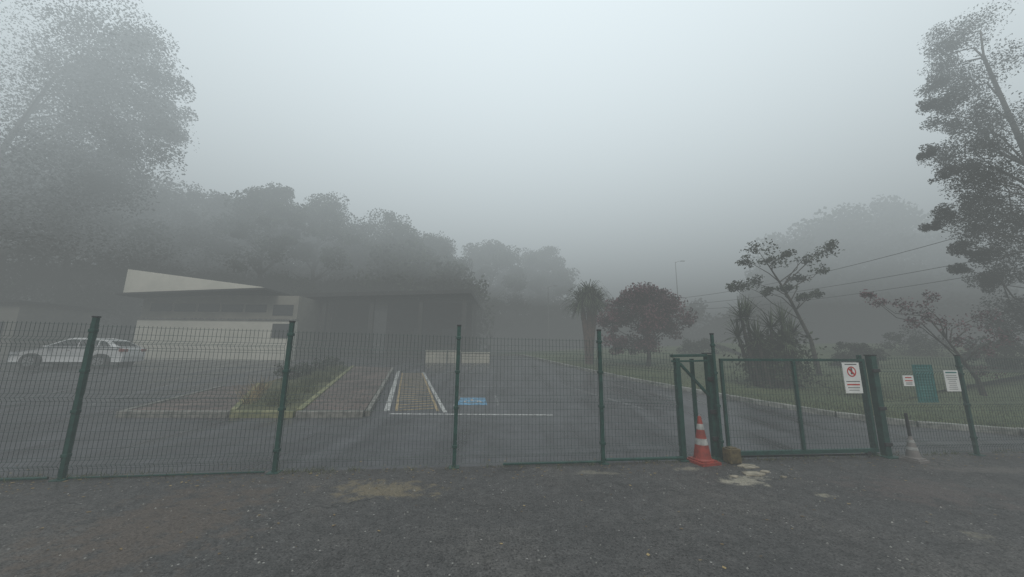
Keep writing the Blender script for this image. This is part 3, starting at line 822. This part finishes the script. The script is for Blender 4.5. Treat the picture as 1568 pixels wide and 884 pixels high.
X, Y = 9.0, 12.5
ex = rng.normal(size=(6500, 3)) * np.array([.42, .4, .5]) + np.array([X + .4, Y + .3, 1.35])
ex = ex[(ex[:, 2] > .3) & (np.abs(ex[:, 2] - 1.2) < 1.2)]
st = []
for (dx, dy, z) in ((-.85, 0, 2.85), (-.45, .3, 2.9), (.1, -.1, 2.5), (.75, .2, 2.7), (-.5, -.2, 2.1), (.45, -.3, 2.0), (1.1, .3, 2.25), (-.9, .2, 2.2)):
    st.append([(X + dx * .4, Y + dy, .35), (X + dx * .75, Y + dy, 1.3), (X + dx, Y + dy, z)])
rosette_plant('yucca_clump', st, 75, .85, .028, .25, M_leafs, .08, up=(-.5, 1.5), extra=ex)
for (x, Y, hh, w) in ((1310, 16, 1.2, 1.0), (1075, 24, 1.2, 1.5), (1400, 19, 1.9, 2.0), (1530, 14, 1.5, 1.3)):
    X = px(x, Y); g = terr(Y) + .5
    make_tree('round_shrub', [(X, Y, g - .4), (X, Y, g), (X, Y, g + hh * .5)], .05, dome(X, Y, g + hh, g, w, 8, 400), .06, [M_bark, M_leafd], puff=.38, subs=8, twigs=False, flat=.8)

def mass(name, pts, n, leaf, mat, dens=60):
    C = []; tn = []
    for (x, y, zt, r_) in pts:
        k = int(n / len(pts) / dens)
        for _ in range(k):
            q = np.array([x + rng.normal(0, r_), y + rng.normal(0, r_ * .5), 0.])
            d = abs(q[0] - x) / r_
            top = zt * (1 - .10 * d * d)
            q[2] = 1 + (top - 1) * rng.uniform(0, 1) ** .7
            C.append(q + clipn(dens) * np.array([.9, .9, .65])); tn.append(np.full(dens, rng.uniform(0, .8)))
    C = np.concatenate(C); V, F = leaf_quads(C, leaf)
    quads_obj(name, V, F, np.zeros(len(F)), np.concatenate(tn), [mat])
pts = []
for (x, y) in ((-60, 240), (0, 245), (50, 255), (100, 265), (150, 275), (200, 285), (245, 295), (290, 300), (335, 300), (380, 300), (425, 305), (470, 315), (515, 330), (560, 340), (605, 350), (650, 370), (690, 390)):
    Y = 36; pts.append((px(x, Y), Y + random.uniform(0, 3), pz(x, y, Y) * .93, 1.8))
mass('distant_tree_line', pts, 95000, .28, M_leafd)
pts = []
for (x, y) in ((1235, 355), (1265, 330), (1300, 315), (1340, 305), (1380, 292), (1420, 280), (1460, 275), (1500, 280), (1550, 285), (1600, 300), (1240, 400), (1320, 400), (1420, 400), (1520, 400)):
    Y = 50; pts.append((px(x, Y), Y + random.uniform(0, 8), pz(x, y, Y), 2.8))
mass('hillside_tree_line', pts, 80000, .38, M_leafd)
pts = [(px(x, 62), 62, 8 + random.uniform(-1, 3), 3.5) for x in range(700, 1260, 45)] + [(px(x, 60), 60, 14, 2.5) for x in (700, 740, 790, 830)]
mass('far_tree_line', pts, 36000, .45, M_leafd)

# ------------------------------------------------------------------ lamps, poles, wires
def lamp(name, x, y, h):
    g = terr(y); m = MB()
    m.tube([(x, y, g), (x, y, g + h)], [.08, .045], 8)
    m.tube([(x, y, g + h - .1), (x + .4, y, g + h + .08), (x + .8, y, g + h + .12)], [.035, .03, .025], 6)
    m.box((x + .95, y, g + h + .12), (.5, .24, .10)); m.box((x, y, g + .15), (.3, .3, .3))
    return m.obj(name, [M_pole])
lamp('street_lamp', px(1045, 44), 44, 11.9)
lamp('street_lamp', px(841, 44), 44, 8.5)
up = empty('utility_pole')
m = MB(); m.tube([(23, 13, 0), (23, 13, 8.4)], [.16, .12], 10); m.box((23, 13, 7.9), (.12, 2.0, .12)); m.obj('pole', [M_pole], up)
m = MB(); m.tube([(px(1020, 32), 36, .5), (px(1020, 32), 36, 7.4)], [.1, .08], 8); m.obj('far_pole', [M_pole], up)
def wire(a, b, sag):
    a, b = Vector(a), Vector(b); pts = []
    for i in range(25):
        t = i / 24; p = a.lerp(b, t); p.z -= sag * 4 * t * (1 - t); pts.append(tuple(p))
    m = MB(); m.tube(pts, .016, 4); m.obj('power_line', [M_dark], up)
wire((px(1020, 32), 36, 6.9), (23, 12.4, 7.9), .9)
wire((px(1020, 32), 36, 6.3), (23, 13.0, 6.3), .6)
wire((px(1020, 32), 36, 6.0), (23, 13.6, 5.6), .7)
m = MB(); m.box((px(685, 22), 22.2, terr(22) + .45), (.06, .06, .9)); m.obj('bollard', [M_pole])

# ------------------------------------------------------------------ fog (absorbing + glowing air, homogeneous banks)
def fog(name, z0, z1, sig, L, R=700):
    m = bpy.data.materials.new(name + '_air'); m.use_nodes = True; nt = m.node_tree; nt.nodes.clear()
    out = nt.nodes.new('ShaderNodeOutputMaterial'); ab = nt.nodes.new('ShaderNodeVolumeAbsorption'); em = nt.nodes.new('ShaderNodeEmission'); ad = nt.nodes.new('ShaderNodeAddShader')
    ab.inputs['Color'].default_value = (0, 0, 0, 1); ab.inputs['Density'].default_value = sig
    em.inputs['Color'].default_value = (*L, 1); em.inputs['Strength'].default_value = sig
    nt.links.new(ab.outputs[0], ad.inputs[0]); nt.links.new(em.outputs[0], ad.inputs[1]); nt.links.new(ad.outputs[0], out.inputs['Volume'])
    b = MB(); b.box((0, 0, (z0 + z1) / 2), (2 * R, 2 * R, z1 - z0)); return b.obj(name, [m])
fog('fog_bank', -3, 8.6, .043, (.153, .166, .166))
fog('fog_bank', 8.61, 28, .034, (.76, .86, .895))

# ------------------------------------------------------------------ world, sun, camera
w = bpy.data.worlds.new('World'); scene.world = w; w.use_nodes = True; nt = w.node_tree
bg = nt.nodes['Background']
sky = nt.nodes.new('ShaderNodeTexSky'); sky.sky_type = 'NISHITA'; sky.sun_disc = False
sky.sun_elevation = math.radians(46); sky.sun_rotation = math.radians(180); sky.air_density = 1; sky.dust_density = 3
mx = nt.nodes.new('ShaderNodeMix'); mx.data_type = 'RGBA'; mx.inputs[0].default_value = .92
nt.links.new(sky.outputs[0], mx.inputs[6]); mx.inputs[7].default_value = (17.0, 19.0, 20.0, 1)
nt.links.new(mx.outputs[2], bg.inputs[0]); bg.inputs[1].default_value = .1
sd = bpy.data.lights.new('sun', 'SUN'); sd.energy = 5; sd.angle = math.radians(25); sd.color = (1, .96, .90)
so = bpy.data.objects.new('sun', sd); scene.collection.objects.link(so)
so.rotation_euler = (math.radians(46), 0, 0)
cd = bpy.data.cameras.new('camera'); cd.sensor_width = 36; cd.lens = 36 * 540 / 1568; cd.clip_end = 5000; cd.clip_start = .05
co = bpy.data.objects.new('camera', cd); scene.collection.objects.link(co)
co.matrix_world = Matrix.Translation((0, 0, 1.6)) @ Matrix.Rotation(math.radians(90 + 10.1), 4, 'X') @ Matrix.Rotation(math.radians(.6), 4, 'Z')
scene.camera = co
